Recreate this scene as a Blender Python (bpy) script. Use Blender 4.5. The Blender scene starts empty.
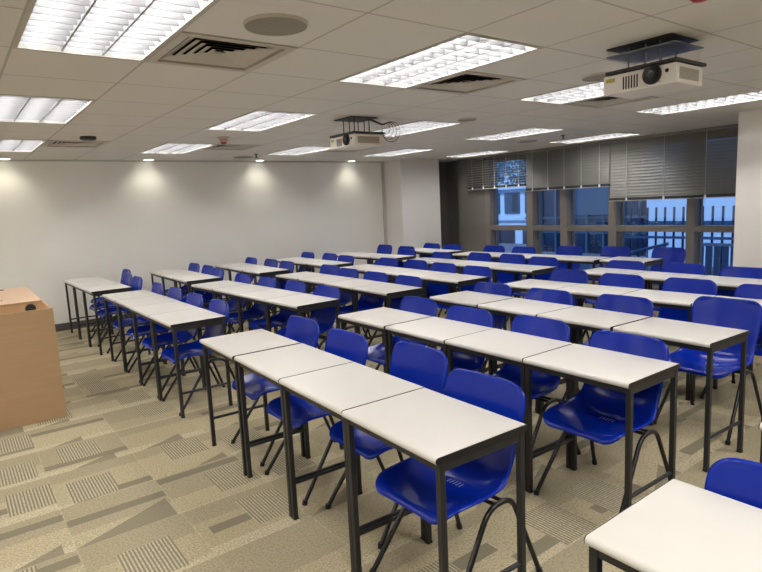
import bpy, bmesh, math, random
from mathutils import Vector, Matrix
random.seed(7)
scene = bpy.context.scene
col = scene.collection
PI = math.pi
CZ = 2.377            # ceiling height
GX, GY = 0.953, 3.884  # ceiling grid origin, 0.6 m tiles: X = GX+.6i, Y = GY-.6j

# ------------------------------------------------------------------ materials
class NT:
    def __init__(s, name):
        s.m = bpy.data.materials.new(name); s.m.use_nodes = True
        s.t = s.m.node_tree; s.n = s.t.nodes; s.l = s.t.links
        s.b = s.n['Principled BSDF']; s.out = s.n['Material Output']
    def new(s, k, **kw):
        n = s.n.new(k)
        for a, v in kw.items(): setattr(n, a, v)
        return n
    def link(s, a, b): s.l.new(a, b)
    def put(s, sock, v):
        if hasattr(v, 'is_linked') or hasattr(v, 'links'): s.l.new(v, sock)
        else: sock.default_value = v
    def math(s, op, a, b=None, c=None):
        n = s.new('ShaderNodeMath', operation=op)
        s.put(n.inputs[0], a)
        if b is not None: s.put(n.inputs[1], b)
        if c is not None: s.put(n.inputs[2], c)
        return n.outputs[0]
    def mix(s, f, a, b, blend='MIX'):
        n = s.new('ShaderNodeMix', data_type='RGBA', blend_type=blend)
        s.put(n.inputs[0], f)
        s.put(n.inputs[6], a if not isinstance(a, tuple) else (*a[:3], 1))
        s.put(n.inputs[7], b if not isinstance(b, tuple) else (*b[:3], 1))
        return n.outputs[2]
    def noise(s, scale, detail=2.0, coord='Object', vec=None):
        n = s.new('ShaderNodeTexNoise'); n.inputs['Scale'].default_value = scale; n.inputs['Detail'].default_value = detail
        if vec is None:
            tc = s.new('ShaderNodeTexCoord'); vec = tc.outputs[coord]
        s.link(vec, n.inputs['Vector'])
        return n.outputs['Fac']
    def bump(s, h, strength=.2, dist=.01):
        n = s.new('ShaderNodeBump'); n.inputs['Strength'].default_value = strength; n.inputs['Distance'].default_value = dist
        s.link(h, n.inputs['Height']); s.link(n.outputs[0], s.b.inputs['Normal'])

def mat(name, c, rough=.5, metal=0, spec=.5, var=.06, scale=6.0, bump=0, bscale=200):
    t = NT(name)
    f = t.noise(scale, 3)
    lo = tuple(max(0, x*(1-var)) for x in c); hi = tuple(min(1, x*(1+var)) for x in c)
    t.link(t.mix(f, lo, hi), t.b.inputs['Base Color'])
    t.b.inputs['Roughness'].default_value = rough; t.b.inputs['Metallic'].default_value = metal
    t.b.inputs['Specular IOR Level'].default_value = spec
    if bump: t.bump(t.noise(bscale, 2), bump, .002)
    return t.m

def emit(name, c, strength):
    t = NT(name)
    t.b.inputs['Base Color'].default_value = (.8, .8, .8, 1)
    t.b.inputs['Emission Color'].default_value = (*c, 1); t.b.inputs['Emission Strength'].default_value = strength
    return t.m

def glass_mat(name, tint, refl=.08):
    t = NT(name); t.n.remove(t.b)
    tr = t.new('ShaderNodeBsdfTransparent'); tr.inputs[0].default_value = (*tint, 1)
    gl = t.new('ShaderNodeBsdfGlossy'); gl.inputs['Roughness'].default_value = .02; gl.inputs[0].default_value = (.8, .9, 1, 1)
    lw = t.new('ShaderNodeLayerWeight'); lw.inputs[0].default_value = .25
    f = t.math('ADD', t.math('MULTIPLY', lw.outputs['Fresnel'], .5), refl)
    mx = t.new('ShaderNodeMixShader'); t.link(f, mx.inputs[0]); t.link(tr.outputs[0], mx.inputs[1]); t.link(gl.outputs[0], mx.inputs[2])
    t.link(mx.outputs[0], t.out.inputs[0])
    return t.m

def carpet_mat():
    t = NT('carpet'); T = 0.5
    tc = t.new('ShaderNodeTexCoord'); sep = t.new('ShaderNodeSeparateXYZ'); t.link(tc.outputs['Object'], sep.inputs[0])
    x = t.math('DIVIDE', t.math('SUBTRACT', sep.outputs[0], .31-50*T), T)
    y = t.math('DIVIDE', t.math('SUBTRACT', sep.outputs[1], 2.95-50*T), T)
    cx, cy = t.math('FLOOR', x), t.math('FLOOR', y); u, v = t.math('FRACT', x), t.math('FRACT', y)
    def wn(ox, oy):
        cb = t.new('ShaderNodeCombineXYZ'); t.link(t.math('ADD', cx, ox), cb.inputs[0]); t.link(t.math('ADD', cy, oy), cb.inputs[1])
        w = t.new('ShaderNodeTexWhiteNoise', noise_dimensions='3D'); t.link(cb.outputs[0], w.inputs['Vector'])
        sp = t.new('ShaderNodeSeparateColor'); t.link(w.outputs['Color'], sp.inputs[0])
        return sp.outputs[0], sp.outputs[1], sp.outputs[2]
    a1, a2, a3 = wn(.37, .11); b1, b2, b3 = wn(17.3, 5.7); c1, c2, c3 = wn(31.9, 13.1)
    def box(lo, hi, w): return t.math('MULTIPLY', t.math('GREATER_THAN', w, lo), t.math('LESS_THAN', w, hi))
    tan, lt, dk, vd = (.46, .385, .23), (.61, .53, .35), (.285, .245, .15), (.13, .118, .070)
    cl = t.mix(a1, (.43, .355, .205), (.52, .435, .265))
    # wide tone bands along X, split at a random height
    cl = t.mix(t.math('MULTIPLY', t.math('GREATER_THAN', v, t.math('ADD', t.math('MULTIPLY', a2, .5), .3)), .55), cl, dk)
    cl = t.mix(t.math('MULTIPLY', t.math('LESS_THAN', v, t.math('MULTIPLY', b1, .22)), .7), cl, lt)
    # dark wedge
    wedge = t.math('GREATER_THAN', t.math('ADD', t.math('MULTIPLY', u, .45), t.math('MULTIPLY', v, -1.0)), t.math('ADD', t.math('MULTIPLY', c1, .45), -.05))
    wedge = t.math('MULTIPLY', wedge, t.math('LESS_THAN', u, t.math('ADD', .35, t.math('MULTIPLY', c2, .65))))
    cl = t.mix(t.math('MULTIPLY', wedge, .8), cl, vd)
    # dark strip
    b0 = t.math('MULTIPLY', b2, .85)
    strip = t.math('MULTIPLY', box(b0, t.math('ADD', b0, .15), v), t.math('GREATER_THAN', b3, .42))
    strip = t.math('MULTIPLY', strip, t.math('GREATER_THAN', t.math('ADD', u, t.math('MULTIPLY', c3, .5)), .3))
    cl = t.mix(t.math('MULTIPLY', strip, .88), cl, vd)
    # block of fine ribs running along Y
    r0 = t.math('MULTIPLY', c1, .55); q0 = t.math('MULTIPLY', c2, .45)
    patch = t.math('MULTIPLY', box(r0, t.math('ADD', r0, .5), u), box(q0, t.math('ADD', q0, .6), v))
    patch = t.math('MULTIPLY', patch, t.math('GREATER_THAN', a3, .3))
    rib = t.math('GREATER_THAN', t.math('SINE', t.math('MULTIPLY', u, 2*PI*30)), 0.0)
    cl = t.mix(patch, cl, t.mix(rib, (.15, .13, .075), (.53, .46, .30)))
    # tile seam and pile
    seam = t.math('MAXIMUM', t.math('LESS_THAN', u, .012), t.math('LESS_THAN', v, .012))
    cl = t.mix(t.math('MULTIPLY', seam, .4), cl, lt)
    pile = t.noise(95, 5); big = t.noise(1.1, 2)
    cl = t.mix(t.math('MINIMUM', t.math('MAXIMUM', t.math('MULTIPLY', t.math('SUBTRACT', pile, .40), 2.6), 0.0), .75), cl, (.155, .128, .072))
    cl = t.mix(t.math('MULTIPLY', big, .25), cl, dk)
    hs = t.new('ShaderNodeBrightContrast'); t.link(cl, hs.inputs[0]); hs.inputs[1].default_value = .05
    t.link(hs.outputs[0], t.b.inputs['Base Color']); t.b.inputs['Roughness'].default_value = .95
    t.b.inputs['Specular IOR Level'].default_value = .15
    t.bump(pile, .35, .004)
    return t.m

def ceiling_mat():
    t = NT('ceiling_tile')
    tc = t.new('ShaderNodeTexCoord'); sep = t.new('ShaderNodeSeparateXYZ'); t.link(tc.outputs['Object'], sep.inputs[0])
    u = t.math('FRACT', t.math('DIVIDE', t.math('SUBTRACT', sep.outputs[0], GX-30), .6))
    v = t.math('FRACT', t.math('DIVIDE', t.math('SUBTRACT', sep.outputs[1], GY-30), .6))
    def edge(w): return t.math('LESS_THAN', t.math('MINIMUM', w, t.math('SUBTRACT', 1, w)), .011)
    e = t.math('MAXIMUM', edge(u), edge(v))
    c = t.mix(t.noise(90, 4), (.64, .62, .585), (.72, .70, .665))
    c = t.mix(t.math('MULTIPLY', e, .50), c, (.24, .225, .20))
    t.link(c, t.b.inputs['Base Color']); t.b.inputs['Roughness'].default_value = .9; t.b.inputs['Specular IOR Level'].default_value = .1
    t.bump(t.noise(260, 3), .12, .002)
    return t.m

def wood_mat(name, c1, c2, axis='z'):
    t = NT(name)
    tc = t.new('ShaderNodeTexCoord'); mp = t.new('ShaderNodeMapping'); t.link(tc.outputs['Object'], mp.inputs[0])
    mp.inputs['Scale'].default_value = (1.2, 1.2, 16) if axis == 'z' else (16, 1.2, 1.2)
    f = t.noise(2.2, 6, vec=mp.outputs[0]); g = t.noise(9, 3, vec=mp.outputs[0])
    c = t.mix(f, c1, c2); c = t.mix(t.math('MULTIPLY', g, .25), c, tuple(x*.75 for x in c1))
    t.link(c, t.b.inputs['Base Color']); t.b.inputs['Roughness'].default_value = .42
    return t.m

def foliage_mat():
    t = NT('tree_leaves')
    c = t.mix(t.noise(6, 4), (.02, .05, .05), (.22, .30, .30))
    t.link(c, t.b.inputs['Base Color']); t.b.inputs['Roughness'].default_value = .8
    return t.m

M = dict(
    carpet=carpet_mat(), ceiling=ceiling_mat(),
    wall=mat('white_wall_paint', (.87, .855, .815), .75, var=.025, scale=2.0, bump=.08, bscale=120),
    pillar=mat('white_pillar_paint', (.82, .79, .765), .75, var=.03, scale=1.7, bump=.08, bscale=120),
    grey_wall=mat('taupe_grey_wall', (.175, .163, .148), .7, var=.05, scale=2.5),
    grey_dark=mat('dark_grey_wall', (.15, .14, .128), .7, var=.05, scale=2.5),
    skirting=mat('dark_skirting', (.10, .098, .095), .6),
    trim=mat('pale_trim', (.55, .53, .50), .6),
    laminate=mat('desk_laminate', (.63, .605, .57), .36, var=.02, scale=14),
    edge=mat('black_edge_band', (.009, .009, .010), .45),
    steel=mat('charcoal_powder_coat', (.017, .018, .020), .42, var=.15, scale=20),
    blue=mat('blue_plastic', (.001, .019, .31), .20, spec=.30, var=.08, scale=9, bump=.04, bscale=350),
    tube=mat('black_tube', (.006, .006, .007), .3),
    slot=mat('slot_edge', (.20, .23, .42), .5),
    frame=mat('bronze_window_frame', (.215, .19, .165), .5, var=.06),
    blind=mat('grey_blind_slat', (.225, .218, .198), .33, var=.06, scale=4),
    railblack=mat('blind_bottom_rail', (.03, .03, .03), .5),
    cord=mat('blind_cord', (.45, .43, .38), .7),
    lamp_white=mat('lamp_white_enamel', (.88, .88, .88), .35),
    lamptrim=mat('lamp_trim', (.42, .40, .36), .5),
    vent=mat('vent_beige', (.50, .465, .40), .55),
    ventdark=mat('vent_shadow', (.012, .012, .012), .8),
    speaker=mat('speaker_mesh', (.26, .24, .20), .7, var=.15, scale=300),
    projector=mat('projector_white', (.70, .66, .60), .45),
    lensblack=mat('lens_black', (.006, .006, .007), .18),
    lensglass=mat('lens_glass', (.03, .035, .045), .04, spec=.9),
    grille=mat('projector_grille', (.33, .30, .25), .6, var=.3, scale=120),
    plate=mat('mount_steel', (.23, .24, .26), .38, .7),
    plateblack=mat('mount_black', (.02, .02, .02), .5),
    yellow=mat('yellow_sticker', (.40, .34, .04), .5),
    red=mat('red_plastic', (.35, .02, .02), .4),
    beige=mat('beige_plastic', (.50, .38, .30), .5),
    wood=wood_mat('beech_panel', (.44, .285, .155), (.53, .355, .205)),
    woodriser=wood_mat('beech_riser', (.52, .29, .135), (.60, .35, .17), 'x'),
    woodtop=wood_mat('beech_top', (.58, .38, .225), (.68, .47, .30), 'x'),
    tubes=emit('fluorescent_tube', (1.0, .975, .95), 40.0),
    louvre=mat('lamp_louvre', (.16, .16, .165), .35),
    panel=mat('lamp_reflector', (.36, .36, .36), .35),
    down=emit('downlight_lens', (1.0, .97, .80), 4.0),
    glass=glass_mat('window_glass', (.62, .74, .86)),
    out_white=mat('outside_white_wall', (.62, .70, .80), .8),
    out_dark=mat('outside_dark_glass', (.012, .022, .045), .12),
    out_mid=mat('outside_blue_panel', (.045, .085, .13), .5),
    out_bar=mat('outside_dark_bar', (.03, .05, .10), .5),
    out_pale=mat('outside_pale_slat', (.22, .32, .48), .6),
    out_ground=mat('outside_paving', (.16, .18, .20), .9),
    leaves=foliage_mat(), bark=mat('tree_bark', (.05, .04, .03), .9),
)

# ------------------------------------------------------------------ mesh helpers
def box(bm, x0, x1, y0, y1, z0, z1, mi=0):
    vs = [bm.verts.new(p) for p in ((x0,y0,z0),(x1,y0,z0),(x1,y1,z0),(x0,y1,z0),(x0,y0,z1),(x1,y0,z1),(x1,y1,z1),(x0,y1,z1))]
    for f in ((0,3,2,1),(4,5,6,7),(0,1,5,4),(1,2,6,5),(2,3,7,6),(3,0,4,7)):
        bm.faces.new([vs[i] for i in f]).material_index = mi

def cyl(bm, p0, p1, r0, r1=None, n=12, caps=True, mi=0):
    r1 = r0 if r1 is None else r1
    p0, p1 = Vector(p0), Vector(p1); d = (p1-p0).normalized()
    a = d.orthogonal().normalized(); b = d.cross(a)
    A = [bm.verts.new(p0+(a*math.cos(2*PI*i/n)+b*math.sin(2*PI*i/n))*r0) for i in range(n)]
    B = [bm.verts.new(p1+(a*math.cos(2*PI*i/n)+b*math.sin(2*PI*i/n))*r1) for i in range(n)]
    for i in range(n): bm.faces.new((A[i], A[(i+1)%n], B[(i+1)%n], B[i])).material_index = mi
    if caps:
        bm.faces.new(A[::-1]).material_index = mi; bm.faces.new(B).material_index = mi

def tube(bm, pts, r, n=8):
    pts = [Vector(p) for p in pts]; rings = []; a = None
    for i, p in enumerate(pts):
        d = (pts[min(i+1, len(pts)-1)]-pts[max(i-1, 0)]).normalized()
        a = d.orthogonal().normalized() if a is None else (a-d*a.dot(d)).normalized()
        b = d.cross(a)
        rings.append([bm.verts.new(p+(a*math.cos(2*PI*k/n)+b*math.sin(2*PI*k/n))*r) for k in range(n)])
    for A, B in zip(rings, rings[1:]):
        for k in range(n): bm.faces.new((A[k], A[(k+1)%n], B[(k+1)%n], B[k]))
    bm.faces.new(rings[0][::-1]); bm.faces.new(rings[-1])

def prism(bm, prof, y0, y1):
    A = [bm.verts.new((x, y0, z)) for x, z in prof]; B = [bm.verts.new((x, y1, z)) for x, z in prof]
    n = len(prof)
    for i in range(n): bm.faces.new((A[i], A[(i+1)%n], B[(i+1)%n], B[i]))
    bm.faces.new(A[::-1]); bm.faces.new(B)

def build(name, bm, m, parent=None, smooth=None, bevel=0, loc=None):
    bmesh.ops.recalc_face_normals(bm, faces=bm.faces)
    if bevel:
        bmesh.ops.bevel(bm, geom=[e for e in bm.edges], offset=bevel, segments=2, affect='EDGES', profile=.6)
    me = bpy.data.meshes.new(name); bm.to_mesh(me); bm.free()
    for mm in (m if isinstance(m, (list, tuple)) else [m]): me.materials.append(mm)
    if smooth is not None:
        me.polygons.foreach_set('use_smooth', [True]*len(me.polygons)); me.set_sharp_from_angle(angle=math.radians(smooth))
    o = bpy.data.objects.new(name, me); col.objects.link(o)
    if parent: o.parent = parent
    if loc: o.location = loc
    return o

def B(): return bmesh.new()
def bx(name, m, parent, *d, bevel=0):
    bm = B(); box(bm, *d); return build(name, bm, m, parent, bevel=bevel)
def thing(name, label, cat, loc=(0,0,0), rz=0, group=None):
    o = bpy.data.objects.new(name, None); col.objects.link(o); o.empty_display_size = .1
    o.location = loc; o.rotation_euler = (0, 0, rz); o['label'] = label; o['category'] = cat
    if group: o['group'] = group
    return o
def tag(o, label, cat, group=None):
    o['label'] = label; o['category'] = cat
    if group: o['group'] = group
    return o
def struct(name, bm, m, parent=None, **k):
    o = build(name, bm, m, parent, **k)
    if parent is None: o['kind'] = 'structure'
    return o
def copy_tree(o, parent=None):
    c = o.copy(); col.objects.link(c)
    if parent: c.parent = parent
    for ch in list(o.children): copy_tree(ch, c)
    return c

# ------------------------------------------------------------------ room shell
X0, XW, Y0, YL = -3.0, 8.5, -3.0, 9.15
bm = B(); box(bm, X0-.2, XW+.4, Y0-.2, YL+.2, -.1, 0); struct('floor', bm, M['carpet'])

LIGHTS = [(i, j) for j in (1, -3, -7) for i in (-1, 2, 5, 8, 11) if not (i == 11 and j == 1)]   # cell i, rows j..j+2
VENTS = [(0, 1), (3, 1), (6, 1), (0, -6), (3, -6), (6, -6)]
holes = set()
for i, j in LIGHTS: holes |= {(i, j), (i, j+1)}
for i, j in VENTS: holes.add((i, j))
bm = B()
xs = [GX+.6*i for i in range(-7, 14)]; ys = [GY-.6*j for j in range(-10, 13)]
vt = {}
def V(x, y):
    k = (round(x, 4), round(y, 4))
    if k not in vt: vt[k] = bm.verts.new((x, y, CZ))
    return vt[k]
for i in range(-7, 13):
    for j in range(-10, 12):
        if (i, j) in holes: continue
        xa, xb = max(X0, GX+.6*i), min(XW+.3, GX+.6*(i+1)); ya, yb = max(Y0, GY-.6*(j+1)), min(YL+.05, GY-.6*j)
        if xb-xa < .01 or yb-ya < .01: continue
        bm.faces.new((V(xa, ya), V(xa, yb), V(xb, yb), V(xb, ya)))
struct('ceiling', bm, M['ceiling'])
bm = B(); box(bm, X0-.2, XW+.5, Y0-.2, YL+.3, CZ+.35, CZ+.45); struct('ceiling_slab', bm, M['grey_dark'])
bm = B(); box(bm, X0-.2, 7.03, YL, YL+.15, 0, CZ+.36); struct('wall_left', bm, M['wall'])
bm = B(); box(bm, X0-.15, X0, Y0-.15, YL+.15, 0, CZ+.36); struct('wall_front', bm, M['wall'])
bm = B(); box(bm, X0-.15, XW+.3, Y0-.15, Y0, 0, CZ+.36); struct('wall_right', bm, M['wall'])
# pillars
bm = B(); box(bm, 7.03, 8.02, 8.63, YL+.15, 0, CZ+.36); p = struct('wall_pillar_corner', bm, M['pillar'], bevel=.006)
bm = B(); box(bm, 7.13, XW+.3, Y0, 2.82, 0, CZ+.36); struct('wall_pillar_near', bm, M['pillar'], bevel=.006)
# recess and pier left of the windows
bm = B(); box(bm, 8.02, 9.2, YL, YL+.15, 0, CZ+.36); struct('wall_recess', bm, M['grey_dark'])
bm = B(); box(bm, 8.72, 9.0, 8.0, YL, 0, CZ+.36); struct('wall_recess_back', bm, M['grey_dark'])
bm = B(); box(bm, XW, XW+.3, 7.86, 8.60, 0, CZ+.36); struct('wall_window_pier', bm, M['grey_wall'])
bm = B(); box(bm, XW+.02, XW+.3, 2.8, 7.9, 0, .10); struct('trim_sill', bm, M['frame'])
bm = B(); box(bm, XW+.05, XW+.3, 2.8, 7.9, 2.30, CZ+.36); struct('trim_window_head', bm, M['grey_wall'])
bm = B(); box(bm, X0, 7.03, YL-.014, YL, 0, .105); struct('baseboard_left', bm, M['skirting'])
bm = B(); box(bm, 6.955, 7.005, YL-.03, YL, 0, CZ); struct('trim_corner_strip', bm, M['trim'], bevel=.008)
bm = B(); box(bm, X0, 7.03, YL-.02, YL, CZ-.02, CZ); struct('trim_ceiling_angle', bm, M['trim'])

# windows: mullions and transom in front, panes set back
mull = [(7.74, 7.86), (6.71, 6.85), (6.00, 6.13), (5.08, 5.22), (3.88, 4.00), (2.76, 2.84)]
for n, ((ya, yb)) in enumerate(mull):
    bm = B(); box(bm, XW, XW+.25, ya, yb, .10, 2.30); struct('trim_mullion_%d' % (n+1), bm, M['frame'], bevel=.004)
for n in range(5):
    ya, yb = mull[n+1][1], mull[n][0]
    w = bpy.data.objects.new('window_%d' % (n+1), None); col.objects.link(w); w.location = (XW+.16, (ya+yb)/2, .1); w['kind'] = 'structure'
    h = (yb-ya)/2
    bm = B()
    box(bm, -.155, .03, -h, h, .85, .94)
    build('transom', bm, M['frame'], w, bevel=.004)
    bm = B()
    for s in (-1, 1): box(bm, -.02, .03, s*h-.025, s*h+.025, 0, 2.2)
    box(bm, -.02, .03, -h, h, 0, .05); box(bm, -.02, .03, -h, h, 2.15, 2.2)
    build('window_frame', bm, M['frame'], w)
    for z0, z1 in ((.05, .85), (.94, 2.15)):
        bm = B(); vs = [bm.verts.new(p) for p in ((0, -h+.02, z0), (0, h-.02, z0), (0, h-.02, z1), (0, -h+.02, z1))]; bm.faces.new(vs)
        build('pane', bm, M['glass'], w)

# ------------------------------------------------------------------ ceiling lights
def make_light():
    r = thing('ceiling_light', '', 'ceiling light', group='recessed fluorescent ceiling lights')
    a, b, d = .278, .578, .10
    bm = B()   # open box housing (reflector)
    q = [bm.verts.new(p) for p in ((-a,-b,0),(a,-b,0),(a,b,0),(-a,b,0),(-a+.03,-b+.03,d),(a-.03,-b+.03,d),(a-.03,b-.03,d),(-a+.03,b-.03,d))]
    for f in ((4,5,6,7),(0,1,5,4),(1,2,6,5),(2,3,7,6),(3,0,4,7)): bm.faces.new([q[k] for k in f])
    build('reflector', bm, M['panel'], r)
    bm = B()
    for s in (-1, 1):
        box(bm, min(s*a, s*.3), max(s*a, s*.3), -.6, .6, -.004, .012); box(bm, -a, a, min(s*b, s*.6), max(s*b, s*.6), -.004, .012)
    build('trim_frame', bm, M['lamptrim'], r)
    bm = B()
    for k in (-1, 1): box(bm, k*.093-.004, k*.093+.004, -b, b, .002, .040)
    n = 13
    for k in range(1, n):
        y = -b+2*b*k/n; box(bm, -a, a, y-.0022, y+.0022, .004, .034)
    build('louvre', bm, M['louvre'], r)
    for k in (-1, 0, 1):
        bm = B(); cyl(bm, (k*.186, -.55, .066), (k*.186, .55, .066), .013, n=8); build('fluorescent_tube', bm, M['tubes'], r, smooth=40)
    return r
row_name = {1: 'the near ceiling row', -3: 'the middle ceiling row', -7: 'the far ceiling row by the left wall'}
light_pos = {-1: 'furthest left', 2: 'second from the left', 5: 'third from the left', 8: 'fourth from the left', 11: 'last towards the windows'}
L0 = None
for i, j in LIGHTS:
    o = make_light() if L0 is None else copy_tree(L0)
    L0 = L0 or o
    o.location = (GX+.6*(i+.5), GY-.6*(j+1), CZ)
    o['label'] = 'louvred fluorescent panel in %s, %s' % (row_name[j], light_pos[i])
def area(name, loc, sx, sy, power, c=(1, .97, .93), rot=(0, 0, 0)):
    l = bpy.data.lights.new(name, 'AREA'); l.shape = 'RECTANGLE'; l.size = sx; l.size_y = sy; l.energy = power; l.color = c
    o = bpy.data.objects.new(name, l); col.objects.link(o); o.location = loc; o.rotation_euler = rot
    return o
for i in (-5, -1, 2, 5):            # the room's other ceiling lights, behind the photographer
    area('ceiling_lamp', (GX+.6*(i+.5), GY-.6*6.3, CZ-.02), .55, 1.15, 24)
for j in (1, -3, -7): area('ceiling_lamp', (GX+.6*(-4.5), GY-.6*(j+1), CZ-.02), .55, 1.15, 24)

# ------------------------------------------------------------------ vents, speakers, detectors, sprinklers, downlights
def make_vent():
    r = thing('air_vent', '', 'air vent', group='square ceiling air vents')
    bm = B()
    for s in (-1, 1):
        box(bm, min(s*.25, s*.298), max(s*.25, s*.298), -.298, .298, -.006, .012); box(bm, -.25, .25, min(s*.25, s*.298), max(s*.25, s*.298), -.006, .012)
    build('frame', bm, M['vent'], r)
    bm = B(); box(bm, -.26, .26, -.26, .26, .13, .14)
    for s in (-1, 1):
        box(bm, min(s*.258, s*.262), max(s*.258, s*.262), -.26, .26, .013, .135); box(bm, -.26, .26, min(s*.258, s*.262), max(s*.258, s*.262), .013, .135)
    build('duct_back', bm, M['ventdark'], r)
    bm = B()
    for k in range(6):
        s0 = .236-k*.042; s1 = s0-.047; z0, z1 = -.006, .018
        A = [bm.verts.new((s0*x, s0*y, z0+.008)) for x, y in ((-1,-1),(1,-1),(1,1),(-1,1))]
        C = [bm.verts.new((max(s1, .002)*x, max(s1, .002)*y, z1)) for x, y in ((-1,-1),(1,-1),(1,1),(-1,1))]
        D = [bm.verts.new((s0*x*.985, s0*y*.985, z0+.012)) for x, y in ((-1,-1),(1,-1),(1,1),(-1,1))]
        for e in range(4):
            bm.faces.new((A[e], A[(e+1)%4], C[(e+1)%4], C[e]))
    build('slats', bm, M['vent'], r)
    return r
vlab = {(0, 1): 'beside the nearest light at upper left', (3, 1): 'below the light at the top centre', (6, 1): 'behind the near projector',
        (0, -6): 'near the left wall at the far left', (3, -6): 'near the left wall, right of the smoke detector', (6, -6): 'behind the far projector'}
v0 = None
for k in VENTS:
    o = make_vent() if v0 is None else copy_tree(v0); v0 = v0 or o
    o.location = (GX+.6*(k[0]+.5), GY-.6*(k[1]+.5), CZ); o['label'] = 'square slatted beige air vent ' + vlab[k]

def disc(name, label, cat, i, j, r, m, h=.012, group=None, rim=True):
    t = thing(name, label, cat, (GX+.6*i, GY-.6*j, CZ), group=group)
    bm = B(); cyl(bm, (0, 0, -h), (0, 0, 0), r*.95, r*.96, n=40); build('grille', bm, m, t, smooth=40)
    if rim:
        bm = B()
        P = [(r*.955, -h-.002), (r, -.002), (r, .0), (r*.95, 0)]
        n = 40; R = [[bm.verts.new((a*math.cos(2*PI*k/n), a*math.sin(2*PI*k/n), z)) for k in range(n)] for a, z in P]
        for q in range(len(P)):
            A, C = R[q], R[(q+1) % len(P)]
            for k in range(n): bm.faces.new((A[k], A[(k+1)%n], C[(k+1)%n], C[k]))
        build('rim', bm, M['vent'], t, smooth=40)
    return t
g = 'round ceiling speakers'
disc('ceiling_speaker', 'large round grey ceiling speaker at top left, above the near air vent', 'speaker', .54, 2.48, .143, M['speaker'], group=g)
disc('ceiling_speaker', 'round grey ceiling speaker just left of the near projector', 'speaker', 4.72, 2.5, .135, M['speaker'], group=g)
disc('ceiling_speaker', 'small round grey ceiling disc between the middle row lights, right of the far projector', 'speaker', 5.69, -.63, .10, M['speaker'], group=g)
disc('ceiling_speaker', 'round grey ceiling disc near the blinds, below the middle row lights', 'speaker', 10.07, -2.9, .15, M['speaker'], group=g)
disc('ceiling_speaker', 'round grey ceiling disc close to the left white wall', 'speaker', 4.71, -7.6, .15, M['speaker'], group=g)

def lathe(bm, prof, n=24):
    R = [[bm.verts.new((a*math.cos(2*PI*k/n), a*math.sin(2*PI*k/n), z)) for k in range(n)] for a, z in prof]
    for A, C in zip(R, R[1:]):
        for k in range(n): bm.faces.new((A[k], A[(k+1)%n], C[(k+1)%n], C[k]))
    bm.faces.new(R[0]); bm.faces.new(R[-1])
t = thing('smoke_detector', 'beige smoke detector on the ceiling left of the far projector', 'smoke detector', (GX+.6*2.69, GY+.6*3.89, CZ))
bm = B(); lathe(bm, [(.072, 0), (.072, -.010), (.06, -.018)]); build('base', bm, M['beige'], t, smooth=40)
bm = B(); lathe(bm, [(.042, -.016), (.046, -.035), (.036, -.056), (.02, -.064)]); build('sensor_head', bm, M['beige'], t, smooth=40)
bm = B(); lathe(bm, [(.03, -.060), (.03, -.074), (.012, -.080)]); build('indicator', bm, M['red'], t, smooth=40)
bm = B(); lathe(bm, [(.075, 0), (.078, -.022), (.06, -.034)])
o = build('ceiling_sensor', bm, M['plateblack'], None, smooth=40, loc=(GX+.6*.52, GY+.6*4.4, CZ)); tag(o, 'small round black sensor on the ceiling at left', 'sensor')
bm = B(); lathe(bm, [(.045, 0), (.045, -.02), (.03, -.035), (.01, -.04)])
o = build('ceiling_alarm', bm, M['red'], None, smooth=40, loc=(GX+.6*2.79, GY-.6*4.47, CZ)); tag(o, 'small red ceiling alarm at the top edge above the near projector', 'alarm')
for (i, j), lb in zip(((4.72, -6.85), (10.85, -6.6), (9.91, -1.73)), ('at far left, near the far lights', 'beside the corner pillar', 'in front of the second blind')):
    t = thing('ceiling_sprinkler', 'small dark fire sprinkler on the ceiling ' + lb, 'sprinkler', (GX+.6*i, GY-.6*j, CZ), group='ceiling sprinklers')
    bm = B(); lathe(bm, [(.035, 0), (.035, -.005), (.012, -.006), (.010, -.04), (.004, -.045)], 12); build('stem', bm, M['plateblack'], t, smooth=40)
    bm = B(); lathe(bm, [(.004, -.045), (.028, -.052), (.028, -.056), (.004, -.057)], 12); build('deflector', bm, M['plateblack'], t, smooth=40)
for n, x in enumerate((.72, 2.53, 4.32, 6.17)):
    lb = ('at the far left', 'second from the left', 'third from the left', 'nearest the corner pillar')[n]
    t = thing('downlight', 'small round downlight washing the left white wall, ' + lb, 'downlight', (x, 9.0, CZ), group='downlights along the left wall')
    bm = B(); lathe(bm, [(.085, 0), (.085, -.006), (.07, -.008), (.068, -.002)]); build('rim', bm, M['lamp_white'], t, smooth=40)
    bm = B(); cyl(bm, (0, 0, -.010), (0, 0, -.008), .066, n=24); build('lens', bm, M['down'], t)
    l = bpy.data.lights.new('downlight_beam', 'SPOT'); l.energy = 6.5; l.spot_size = math.radians(112); l.spot_blend = 1.0; l.color = (1, .95, .78); l.shadow_soft_size = .05
    o = bpy.data.objects.new('downlight_beam', l); col.objects.link(o); o.location = (x, 8.84, CZ-.03); o.rotation_euler = (math.radians(24), 0, 0)

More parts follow.
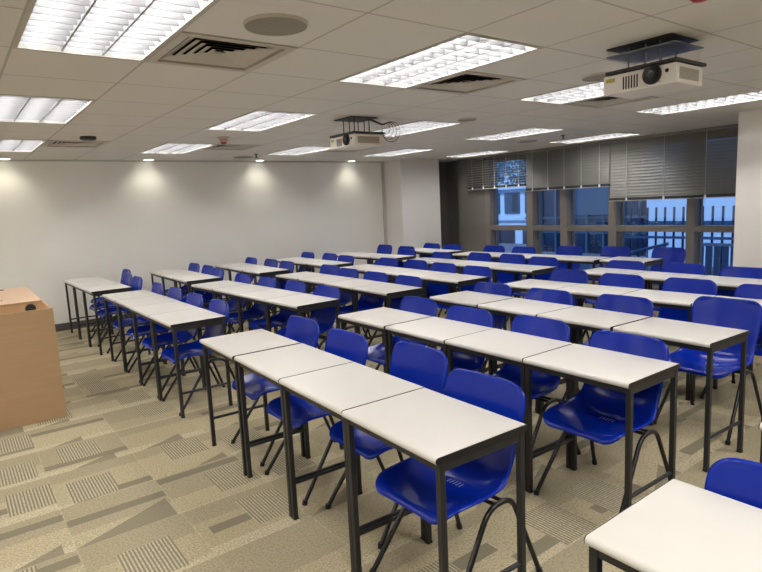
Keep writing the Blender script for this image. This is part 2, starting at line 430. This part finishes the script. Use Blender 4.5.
# ------------------------------------------------------------------ blinds
def blind(name, label, ya, yb, zb, tilt, ncord):
    X = XW-.075; t = thing(name, label, 'blind', (X, (ya+yb)/2, CZ-.002), group='venetian blinds on the window wall'); h = (yb-ya)/2-.002; H = CZ-zb
    bm = B(); box(bm, -.025, .025, -h, h, -.035, 0); build('head_rail', bm, M['blind'], t)
    bm = B(); z = -.06; w = .026; step = .046
    while z > -H+.05:
        c, s = math.cos(tilt)*w, math.sin(tilt)*w
        P = [(-c, -s), (-c*.0+.005*math.sin(tilt), .005*math.cos(tilt)), (c, s)]
        A = [bm.verts.new((x, -h+.004, z+q)) for x, q in P]; C = [bm.verts.new((x, h-.004, z+q)) for x, q in P]
        for k in range(2): bm.faces.new((A[k], A[k+1], C[k+1], C[k]))
        z -= step
    build('slats', bm, M['blind'], t, smooth=60)
    bm = B(); box(bm, -.018, .018, -h, h, -H+.012, -H+.05); build('bottom_rail', bm, M['railblack'], t, bevel=.003)
    bm = B(); box(bm, -.02, .02, -h, h, -H, -H+.010); build('weight_bar', bm, M['cord'], t)
    for k in range(ncord):
        y = -h+2*h*(k+.5)/ncord
        bm = B(); box(bm, -.0285, -.0265, y-.005, y+.005, -H+.03, -.03); build('ladder_cord', bm, M['cord'], t)
        bm = B(); box(bm, -.030, -.018, y-.012, y+.012, -H, -H+.045); build('cord_clip', bm, M['lamp_white'], t)
blind('window_blind', 'leftmost grey blind with open slats, trees showing through', 6.80, 8.24, 1.75, math.radians(4), 5)
blind('window_blind', 'middle grey blind with closed slats, shorter than the right one', 5.155, 6.797, 1.66, math.radians(62), 5)
blind('window_blind', 'wide right grey blind lowered furthest, beside the white pillar', 2.84, 5.152, 1.43, math.radians(62), 4)

# ------------------------------------------------------------------ desks
DW, DD, DH = .588, .45, .74
def desk_profile(x0, x1, z0, z1):
    r = (z1-z0)/2; zc = (z0+z1)/2; P = []
    for k in range(9): a = PI/2+PI*k/8; P.append((x0+r+r*math.cos(a), zc+r*math.sin(a)))
    for k in range(9): a = -PI/2+PI*k/8; P.append((x1-r+r*math.cos(a), zc+r*math.sin(a)))
    return P
def make_desk():
    r = thing('student_desk', '', 'desk')
    h = DW/2; T = .026
    bm = B(); prism(bm, desk_profile(0, DD, DH-T, DH), -h+.003, h-.003); build('table_top', bm, M['laminate'], r, smooth=35)
    for s in (-1, 1):
        bm = B(); y = s*h; prism(bm, desk_profile(.001, DD-.001, DH-T+.0005, DH-.0005), min(y, y-s*.003), max(y, y-s*.003)); build('edge_strip', bm, M['edge'], r)
    L = .024; x0, x1 = .018, DD-.018; y1 = h-.002; zt = DH-T
    for xa in (x0, x1-L):
        for s in (-1, 1):
            ya = y1-L if s > 0 else -y1
            lg = bx('leg', M['steel'], r, xa, xa+L, ya, ya+L, .008, zt, bevel=.002)
            bx('foot_cap', M['tube'], lg, xa-.001, xa+L+.001, ya-.001, ya+L+.001, 0, .012)
    for xa in (x0+.003, x1-L+.003): bx('apron_rail', M['steel'], r, xa, xa+.02, -y1+L, y1-L, zt-.028, zt-.0005)
    for s in (-1, 1):
        ya = y1-L+.003 if s > 0 else -y1+.003
        bx('side_rail', M['steel'], r, x0+L, x1-L, ya, ya+.02, zt-.032, zt-.0005)
        bm = B(); cyl(bm, (x0+L-.001, ya+.010, .19), (x1-L+.001, ya+.010, .19), .0095, n=10); build('stretcher', bm, M['steel'], r, smooth=50)
    return r

# ------------------------------------------------------------------ chairs
def make_chair():
    r = thing('classroom_chair', '', 'chair')
    # shell centreline (x, z) from the seat lip to the top of the back, with half width
    prof = [(-.264, .402, .150), (-.260, .416, .180), (-.249, .427, .198), (-.220, .434, .211), (-.160, .433, .219), (-.085, .425, .223), (-.01, .418, .224),
            (.042, .417, .222), (.080, .424, .218), (.109, .443, .212), (.131, .475, .206), (.147, .520, .203), (.161, .570, .205), (.177, .630, .209),
            (.194, .690, .214), (.209, .742, .217), (.219, .779, .214), (.2255, .803, .204), (.2295, .817, .187), (.2315, .824, .160)]
    N = 14; bm = B(); G = []
    for k, (x, z, w) in enumerate(prof):
        a = prof[max(k-1, 0)]; b = prof[min(k+1, len(prof)-1)]; tx, tz = b[0]-a[0], b[1]-a[1]; q = math.hypot(tx, tz); nx, nz = -tz/q, tx/q   # towards the sitter
        s = k/(len(prof)-1); row = []
        mid = math.exp(-((s-.42)/.18)**2)             # hip wings
        for e in range(N+1):
            v = -1+2*e/N
            lift = (.022+.036*mid)*abs(v)**3.0 - .012*(1-v*v)*(1 if .12 < s < .42 else .0)
            if k <= 2: lift *= .4
            bk = min(1, max(0, (s-.5)/.2))            # the back only curves forwards, its top stays level
            row.append(bm.verts.new((x+nx*lift*(1-bk)-bk*.030*v*v, v*w, z+nz*lift*(1-bk)-bk*.010*abs(v)**3)))
        G.append(row)
    for A, C in zip(G, G[1:]):
        for e in range(N): bm.faces.new((A[e], A[e+1], C[e+1], C[e]))
    # rolled rim
    be = [e for e in bm.edges if e.is_boundary]
    bmesh.ops.recalc_face_normals(bm, faces=bm.faces)
    if G and sum(f.normal.z for f in bm.faces) < 0: bmesh.ops.reverse_faces(bm, faces=bm.faces)
    bm.normal_update(); nrm = {v: v.normal.copy() for e in be for v in e.verts}
    ext = bmesh.ops.extrude_edge_only(bm, edges=be)
    inv = [v for v in ext['geom'] if isinstance(v, bmesh.types.BMVert)]
    old = list(nrm)
    for v in inv:
        o = min(old, key=lambda q: (q.co-v.co).length_squared); c = Vector((o.co.x, o.co.y, o.co.z))
        out = Vector((0, c.y, 0)); out = out.normalized()*.006 if out.length > 1e-4 else Vector()
        v.co = o.co-nrm[o]*.014+out
    sh = build('shell', bm, M['blue'], r, smooth=80)
    md = sh.modifiers.new('thickness', 'SOLIDIFY'); md.thickness = .004; md.offset = -1
    md = sh.modifiers.new('smooth', 'SUBSURF'); md.levels = 1; md.render_levels = 1
    bm = B()
    for k in range(5):
        y = (k-2)*.017
        P = [(.0, .4082), (.032, .4082)]
        vs = [bm.verts.new(p) for p in ((P[0][0], y-.003, P[0][1]), (P[1][0], y-.003, P[1][1]), (P[1][0], y+.003, P[1][1]), (P[0][0], y+.003, P[0][1]))]
        bm.faces.new(vs)
    build('seat_slots', bm, M['slot'], sh)
    R_ = .0112
    def arc(c, p0, p1, n=5):
        return [tuple(Vector(p0).lerp(Vector(c), t).lerp(Vector(c).lerp(Vector(p1), t), t)) for t in [i/n for i in range(n+1)]]
    for s in (-1, 1):
        yf, yt = s*.232, s*.196
        ztop = .374
        F0, FC, FT = (-.268, yf, .010), (-.005, yt, ztop), (.045, yt, ztop+.004)
        a = tuple(Vector(FC).lerp(Vector(F0), .13))
        bm = B(); tube(bm, [F0] + arc(FC, a, FT), R_); lg = build('leg', bm, M['tube'], r, smooth=50)
        bm = B(); cyl(bm, (-.269, yf, 0), (-.263, yf, .025), .0145, n=10); build('foot_cap', bm, M['tube'], lg, smooth=50)
        B0, BC, BT = (.265, yf, .010), (.135, yt, ztop), (.085, yt, ztop+.004)
        a = tuple(Vector(BC).lerp(Vector(B0), .13))
        bm = B(); tube(bm, [B0] + arc(BC, a, BT), R_); lg = build('leg', bm, M['tube'], r, smooth=50)
        bm = B(); cyl(bm, (.266, yf, 0), (.260, yf, .025), .0145, n=10); build('foot_cap', bm, M['tube'], lg, smooth=50)
        bm = B(); tube(bm, [(.043, yt, ztop+.004), (.087, yt, ztop+.004)], R_); build('seat_rail', bm, M['tube'], r, smooth=50)
    for x in (.04, .085):
        bm = B(); tube(bm, [(x, -.19, ztop+.004), (x, 0, ztop), (x, .19, ztop+.004)], .009); build('cross_bar', bm, M['tube'], r, smooth=50)
    return r

rows_word = {1: 'front', 2: 'second', 3: 'third', 4: 'fourth', 5: 'fifth', 6: 'rear'}
pos_word = {4: ['left-hand end', 'second from left', 'third from left', 'right-hand end'], 3: ['left-hand end', 'centre', 'right-hand end'],
            2: ['left', 'right'], 1: ['only']}
block_word = {'N': 'near block', 'M': 'middle block', 'W': 'block against the left wall', 'R': 'block at the right edge'}
# block, row, right-end y, count, front x at the right end, front x at the left end
ROWS = [
    ('N', 1, 1.325, 4, 1.180, 1.245), ('N', 2, 1.300, 4, 2.295, 2.315), ('N', 3, 1.357, 4, 3.195, 3.31), ('N', 4, 1.36, 4, 4.27, 4.23), ('N', 5, 1.92, 3, 5.30, 5.38), ('N', 6, 3.52, 1, 6.50, 6.50),
    ('M', 1, 4.365, 4, 1.26, 1.26), ('M', 2, 4.285, 4, 2.30, 2.20), ('M', 3, 4.20, 4, 3.19, 3.25), ('M', 4, 4.20, 4, 4.12, 4.21), ('M', 5, 4.12, 4, 5.20, 5.24), ('M', 6, 4.12, 4, 6.40, 6.25),
    ('W', 1, 7.10, 3, 1.22, 1.20), ('W', 2, 7.02, 3, 2.27, 2.32), ('W', 3, 6.98, 3, 3.22, 3.29), ('W', 4, 6.91, 3, 4.20, 4.27), ('W', 5, 6.80, 3, 5.34, 5.28), ('W', 6, 6.78, 2, 6.30, 6.40),
    ('R', 1, .178, 1, 1.158, 1.158), ('R', 2, .175, 1, 2.20, 2.20),
]
extra_gap = {('N', 1): [.012, 0, 0], ('N', 2): [.008, 0, .0], ('N', 3): [.008, .0, .01]}
d0 = None; DESKS = {}
for blk, rw, yr, n, xr, xl in ROWS:
    p = DW+.004; span = p*n
    ang = math.atan2(-(xl-xr), span)
    for k in range(n):                    # k = 0 at the left-hand (far) end
        off = (n-1-k+.5)*p
        if (blk, rw) in extra_gap: off += sum(extra_gap[(blk, rw)][k:])
        o = make_desk() if d0 is None else copy_tree(d0); d0 = d0 or o
        o.location = (xr+(xl-xr)*off/span+random.uniform(-.004, .004), yr+off, 0); o.rotation_euler = (0, 0, -ang if False else math.atan2(xr-xl, span)*1.0+random.uniform(-.004, .004))
        DESKS.setdefault((blk, rw), []).append((o.location.x, o.location.y))
        if blk == 'R':
            o['label'] = ('large white desk cut off at the bottom right corner of the photo' if rw == 1 else 'desk of which only a white corner shows at the right edge')
        elif n == 1: o['label'] = 'single white desk at the back of the near block, before the windows'
        else: o['label'] = 'white-topped desk, %s, %s row of the %s' % (pos_word[n][k], rows_word[rw], block_word[blk])
        o['group'] = 'desks of the ' + block_word[blk]

# chairs: block, row, [(x, y) of the middle of the back's top edge]
CH = [
    ('N', 1, [(1.98,3.62),(1.96,3.03),(2.05,2.45),(1.93,1.80)]), ('N', 2, [(3.06,3.58),(2.98,2.95),(3.04,2.38),(3.01,1.73)]),
    ('N', 3, [(3.96,3.65),(3.98,2.98),(4.08,2.38),(4.28,1.74)]), ('N', 4, [(5.12,3.73),(5.07,3.00),(5.10,2.38),(5.04,1.80)]),
    ('N', 5, [(6.08,3.50),(6.13,2.89),(6.08,2.28)]), ('N', 6, [(7.765,3.86)]),
    ('M', 1, [(1.93,6.68),(1.82,6.02),(1.80,5.40),(1.82,4.85)]), ('M', 2, [(2.82,6.48),(2.87,6.00),(2.90,5.36),(2.90,4.74)]),
    ('M', 3, [(4.01,6.38),(3.91,5.85),(3.85,5.24),(3.84,4.70)]), ('M', 4, [(4.99,6.37),(4.99,5.79),(4.92,5.24),(4.87,4.62)]),
    ('M', 5, [(5.85,6.23),(6.12,5.76),(6.15,5.22),(6.03,4.65)]), ('M', 6, [(7.14,6.40),(7.15,5.81),(7.45,5.32),(7.63,4.555)]),
    ('W', 1, [(2.05,8.60),(1.92,8.15),(1.89,7.62)]), ('W', 2, [(3.01,8.70),(3.00,8.12),(2.90,7.62)]), ('W', 3, [(3.93,8.62),(3.98,8.10),(3.95,7.54)]),
    ('W', 4, [(4.90,8.42),(5.00,7.98),(4.92,7.38)]), ('W', 5, [(6.56,8.58),(6.48,7.85),(5.98,7.26)]), ('W', 6, [(7.02,7.78),(7.05,7.28)]),
    ('R', 1, [(1.74,.50)]),
]
c0 = None; S = .970
exact = {('N', 1): [(1.385,3.40),(1.35,2.81),(1.42,2.24),(1.275,1.645)], ('M', 1): [(1.30,6.42),(1.25,5.83),(1.26,5.24),(1.24,4.67)],
         ('N', 2): [(2.42,3.40),(2.35,2.78),(2.38,2.22),(2.315,1.61)], ('N', 3): [(3.30,3.46),(3.32,2.83),(3.38,2.22),(3.675,1.67)]}   # front feet
for blk, rw, L in CH:
    n = len(L)
    for k, (x, y) in enumerate(L):
        o = make_chair() if c0 is None else copy_tree(c0); c0 = c0 or o
        a = random.uniform(-.018, .018)
        if (blk, rw) in exact: X, Y = exact[blk, rw][k]
        else: X, Y = x*S-.508, y*S-.01
        if (blk, rw, k) == ('N', 1, 3): a = .02
        # keep the chair between its own desk's legs and clear of the desk behind
        fx, fy = min(DESKS[blk, rw], key=lambda q: abs(q[1]-Y))
        if not (blk == 'N' and rw == 6):
            tol = .020 if X-fx > .075 else .006
            if X-fx < .46: Y = min(max(Y, fy-tol), fy+tol)
            X = max(X, fx+.035)
        bh = [q[0] for q in DESKS.get((blk, rw+1), []) if abs(q[1]-Y) < .55]
        if bh: X = min(X, min(bh)-.535)
        o.location = (X+.268, Y, 0); o.rotation_euler = (0, 0, a)
        if blk == 'R': o['label'] = 'blue plastic chair with only its backrest showing at the lower right edge'
        elif n == 1: o['label'] = 'blue plastic chair standing apart before the window with its tall back showing'
        else: o['label'] = 'blue plastic chair, %s, behind the %s row of the %s' % (pos_word[n][k], rows_word[rw], block_word[blk])
        o['group'] = 'blue chairs of the ' + block_word[blk]

# ------------------------------------------------------------------ lectern
t = thing('lectern', 'large pale wood teaching console cut off by the left edge', 'lectern', (.195, 5.1, 0))
w, d, h = .40, 1.30, .885
bx('end_panel', M['wood'], t, -w, w, 0, .018, 0, h, bevel=.0015)
bx('end_panel', M['wood'], t, -w, w, d-.018, d, 0, h, bevel=.0015)
bx('side_panel', M['wood'], t, w-.018, w, .019, d-.019, 0, h, bevel=.0015)
bx('side_panel', M['wood'], t, -w, -w+.018, .019, d-.019, 0, h, bevel=.0015)
bm = B()
A = [bm.verts.new(p) for p in ((-w+.02, .03, h-.05), (w-.019, .03, h-.05), (w-.019, d-.02, h-.05), (-w+.02, d-.02, h-.05))]
C = [bm.verts.new(p) for p in ((-w+.02, .03, h), (w-.019, .03, h), (w-.019, d-.02, h), (-w+.02, d-.02, h))]
D = [bm.verts.new(p) for p in ((-w+.06, .045, h+.060), (w-.065, .045, h+.060), (w-.055, d-.06, h+.060), (-w+.06, d-.06, h+.060))]
for k in range(4):
    bm.faces.new((A[k], A[(k+1)%4], C[(k+1)%4], C[k])); bm.faces.new((C[k], C[(k+1)%4], D[(k+1)%4], D[k]))
bm.faces.new(A[::-1]); bm.faces.new(D)
build('riser', bm, M['woodriser'], t, bevel=.002)
bm = B()
E_ = [(v_[0], v_[1]) for v_ in ((-w+.055, .035), (w-.060, .035), (w-.050, d-.055), (-w+.055, d-.055))]
A = [bm.verts.new((x, y, h+.060)) for x, y in E_]; D = [bm.verts.new((x, y, h+.068)) for x, y in E_]
bm.faces.new(A[::-1]); bm.faces.new(D)
for k in range(4): bm.faces.new((A[k], A[(k+1)%4], D[(k+1)%4], D[k]))
top = build('top', bm, M['woodtop'], t, bevel=.002)
bm = B(); cyl(bm, (.255, .034, h+.012), (.255, .024, h+.012), .036, n=24); build('cable_grommet', bm, M['plateblack'], t, smooth=40)
bm = B(); box(bm, .02, .10, .30, .335, h+.068, h+.0695); build('latch_plate', bm, M['plate'], top)
bm = B(); box(bm, .0, .16, d-.20, d-.15, h+.068, h+.072); build('microphone_slot', bm, M['plateblack'], top)

# ------------------------------------------------------------------ projectors
def make_projector(label, loc, rz, cables, tall, D):
    t = thing('projector', label, 'projector', loc, rz, group='ceiling projectors')
    W, H = .208, .104     # half width (Y), half depth (X), height; top of the body at z = 0
    b = bx('body', M['projector'], t, -D, D, -W, W, -H, 0, bevel=.010)
    bm = B(); cyl(bm, (-D-.012, -.082, -.043), (-D+.01, -.082, -.043), .051, n=28); ln = build('lens_ring', bm, M['lensblack'], t, smooth=40)
    bm = B(); cyl(bm, (-D-.016, -.082, -.043), (-D-.010, -.082, -.043), .034, n=24); build('lens_barrel', bm, M['lensblack'], ln, smooth=40)
    bm = B(); cyl(bm, (-D-.019, -.082, -.043), (-D-.014, -.082, -.043), .020, n=20); build('lens_glass', bm, M['lensglass'], ln, smooth=40)
    bm = B(); cyl(bm, (-D-.003, -.160, -.036), (-D+.002, -.160, -.036), .010, n=14); build('remote_sensor', bm, M['lensblack'], t, smooth=40)
    bm = B()
    for k in range(6): box(bm, -D-.002, -D+.002, .0+k*.016, .007+k*.016, -.090, -.022)
    build('front_vent', bm, M['ventdark'], t)
    bx('sticker', M['yellow'], t, -D-.0015, -D+.001, .135, .190, -.040, -.018)
    bx('side_grille', M['grille'], t, -D+.035, D-.05, -W-.0015, -W+.002, -.082, -.022)
    bm = B()
    for k in range(3): box(bm, -D-.002, -D+.002, -.080-k*.022, -.072-k*.022, -.088, -.082)
    build('indicator_lamps', bm, M['grille'], t)
    bx('tray', M['plateblack'], t, -D-.012, D+.03, -W-.004, W-.02, .004, .020)
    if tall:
        bx('ceiling_plate_or_shadow', M['plateblack'], t, -.13, .17, -.12, .16, tall-.008, tall)
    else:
        bx('ceiling_plate_or_shadow', M['plateblack'], t, -.13, .17, -.17, .20, .146, .151)  # black slab standing in for the mount's shadow on the ceiling
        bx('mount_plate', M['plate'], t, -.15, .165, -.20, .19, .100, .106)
    top = tall or .146
    rods = [(x, y) for x in (-.07, .10) for y in (-.08, .0, .10)]
    for x, y in rods:
        bm = B(); cyl(bm, (x, y, .014), (x, y, top), .005, n=8); build('mount_rod', bm, M['plate'] if not tall else M['plateblack'], t, smooth=40)
    if cables:
        for k in range(4):
            r_ = .055+.016*k; c = Vector((.20+.015*k, -.20-.01*k, .055-.01*k)); pts = [(.06+.02*k, -.08, top-.008)]
            for q in range(22):
                an = PI*.75-q/21*PI*(1.55+.1*k)
                pts.append((c.x+r_*.8*math.cos(an)*.8, c.y-r_*.5*math.cos(an), c.z+r_*math.sin(an)*.9))
            bm = B(); tube(bm, pts, .003, 6); build('cable', bm, M['plateblack'], t, smooth=60)
    return t
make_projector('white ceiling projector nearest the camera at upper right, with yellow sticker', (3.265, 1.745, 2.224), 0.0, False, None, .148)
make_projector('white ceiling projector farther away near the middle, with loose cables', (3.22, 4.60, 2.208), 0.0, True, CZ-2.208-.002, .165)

# ------------------------------------------------------------------ outside
bm = B(); box(bm, 9.1, 40, -4, 40, -.12, -.06); o = build('outside_ground', bm, M['out_ground']); o['kind'] = 'structure'
t = thing('outside_building', 'white building seen through the leftmost window', 'building', (16, 13.6, -.06))
bx('wall', M['out_white'], t, 0, 1, -1.6, 3.5, 0, 1.9)
bx('cornice', M['out_white'], t, -.2, 1.1, -1.7, 3.6, 1.9, 2.05)
bx('ledge', M['out_white'], t, -.12, 0, -1.6, 3.5, .82, 1.0)
for y in (-1.0, -.1, .8, 1.7):
    f = bx('window', M['out_mid'], t, -.05, .0, y-.33, y+.33, 1.05, 1.78); bx('pane', M['out_dark'], f, -.06, -.05, y-.27, y-.02, 1.1, 1.73); bx('pane', M['out_mid'], f, -.06, -.05, y+.02, y+.27, 1.1, 1.73)
for y in (-.9, .2): bx('doorway', M['out_dark'], t, -.04, 0, y-.4, y+.35, 0, .6)
t = thing('outside_glass_building', 'dark glazed building front seen through the middle windows', 'building', (14, 9.8, -.06))
bx('wall', M['out_dark'], t, 0, .6, -2.6, 1.5, 0, 4.2)
for y in (-2.1, -1.6, -1.1, -.6, -.1, .4, .9): bx('mullion', M['out_mid'], t, -.08, 0, y-.03, y+.03, 0, 4.2)
for z in (.55, .95): bx('spandrel', M['out_mid'], t, -.06, 0, -2.6, 1.5, z, z+.06)
bx('concrete_panel', M['out_mid'], t, -.12, -.09, -1.6, .1, 1.05, 4.2)
t = thing('outside_wall', 'bright pale blue wall behind the railings outside the right windows', 'wall', (12.6, 5.4, -.06))
bx('panel', M['out_white'], t, 0, .3, -2.4, 1.4, .0, 3.2)
bx('band', M['out_mid'], t, -.03, 0, -2.4, 1.4, .80, .95)
bx('band', M['out_mid'], t, -.03, 0, -2.4, -.55, 1.3, 1.5)
t = thing('outside_railing', 'dark vertical bar railing outside the right-hand windows', 'railing', (11, 5.2, -.06))
for k in range(17): bx('bar', M['out_bar'], t, -.012, .012, -1.35+k*.172-.017, -1.35+k*.172+.017, 0, 1.30)
bx('top_rail', M['out_pale'], t, -.03, -.013, -1.4, 1.45, .70, .75)
t = thing('outside_picket_fence', 'pale blue slatted fence low outside the rightmost window', 'fence', (10.2, 4.25, -.06))
for k in range(9): bx('slat', M['out_pale'], t, -.01, .01, -.80+k*.13, -.80+k*.13+.10, 0, .66)
bx('rail', M['out_white'], t, -.035, -.011, -.82, .36, .66, .71)
t = thing('outside_handrail', 'sloping pale handrail outside behind the single rear desk', 'handrail', (10.4, 5.5, -.06))
bm = B(); tube(bm, [(0, .75, .38), (0, -.30, .66)], .03); build('rail', bm, M['out_pale'], t, smooth=50)
for y, z in ((.6, .42), (.1, .55), (-.25, .64)):
    bm = B(); cyl(bm, (0, y, 0), (0, y, z), .015); build('post', bm, M['out_pale'], t, smooth=50)
for n, (x, y) in enumerate(((18.6, 17.9), (18.6, 14.7), (20.5, 21.5))):
    t = thing('outside_tree', ('leafy tree outside, behind the open blind, left one', 'leafy tree outside, behind the open blind, right one', 'leafy tree outside hidden deep behind the left window')[n], 'tree', (x, y, -.06))
    bm = B(); cyl(bm, (0, 0, 0), (0, 0, 2.4), .12, .08); build('trunk', bm, M['bark'], t, smooth=50)
    bm = B()
    for k in range(3000):
        a = random.uniform(0, 2*PI); ph = math.acos(random.uniform(-1, 1)); rr = 1.45*random.random()**.4
        c = Vector((rr*math.sin(ph)*math.cos(a), rr*math.sin(ph)*math.sin(a), 3.0+rr*math.cos(ph)*1.05)); s = random.uniform(.06, .15)
        n1 = Vector((random.gauss(0, 1), random.gauss(0, 1), random.gauss(0, 1))).normalized(); n2 = n1.orthogonal().normalized()
        bm.faces.new([bm.verts.new(c+n1*s), bm.verts.new(c+n2*s*.5), bm.verts.new(c-n1*s), bm.verts.new(c-n2*s*.5)])
    build('foliage', bm, M['leaves'], t)

l = bpy.data.lights.new('facade_fill_sun', 'SUN'); l.energy = 3.0; l.color = (.55, .75, 1.0); l.angle = .2  # bluish fill lamp, added to brighten the facades outside
o = bpy.data.objects.new('facade_fill_sun', l); col.objects.link(o); o.location = (10, 6, 12)
o.rotation_euler = Vector((.72, .12, -.68)).to_track_quat('-Z', 'Y').to_euler()

# ------------------------------------------------------------------ world, camera
w = bpy.data.worlds.new('dusk_sky'); scene.world = w; w.use_nodes = True
nt = w.node_tree; bg = nt.nodes['Background']
tc = nt.nodes.new('ShaderNodeTexCoord'); sp = nt.nodes.new('ShaderNodeSeparateXYZ'); nt.links.new(tc.outputs['Generated'], sp.inputs[0])
cr = nt.nodes.new('ShaderNodeValToRGB'); nt.links.new(sp.outputs[2], cr.inputs[0])
cr.color_ramp.elements[0].color = (.30, .52, .95, 1); cr.color_ramp.elements[1].color = (.08, .20, .60, 1); cr.color_ramp.elements[1].position = .7
nt.links.new(cr.outputs[0], bg.inputs[0]); bg.inputs[1].default_value = 1.4

cam = bpy.data.cameras.new('camera'); co = bpy.data.objects.new('camera', cam); col.objects.link(co)
yaw, pitch, roll = .6406, -.1425, -.0483
sy, cy = math.sin(yaw), math.cos(yaw)
f = Vector((sy, cy, 0)); r = Vector((cy, -sy, 0)); u = Vector((0, 0, 1))
f2 = f*math.cos(pitch)+u*math.sin(pitch); u2 = u*math.cos(pitch)-f*math.sin(pitch)
r3 = r*math.cos(roll)+u2*math.sin(roll); u3 = u2*math.cos(roll)-r*math.sin(roll)
co.matrix_world = Matrix(((r3.x, u3.x, -f2.x, 0), (r3.y, u3.y, -f2.y, 0), (r3.z, u3.z, -f2.z, 1.57), (0, 0, 0, 1)))
cam.sensor_width = 36; cam.lens = 575.245*36/762; cam.clip_start = .05
scene.camera = co
scene.view_settings.view_transform = 'Standard'; scene.view_settings.look = 'None'
scene.view_settings.exposure = 0.27; scene.view_settings.gamma = 1.0
scene.cycles.max_bounces = 8; scene.cycles.diffuse_bounces = 5; scene.cycles.transparent_max_bounces = 12
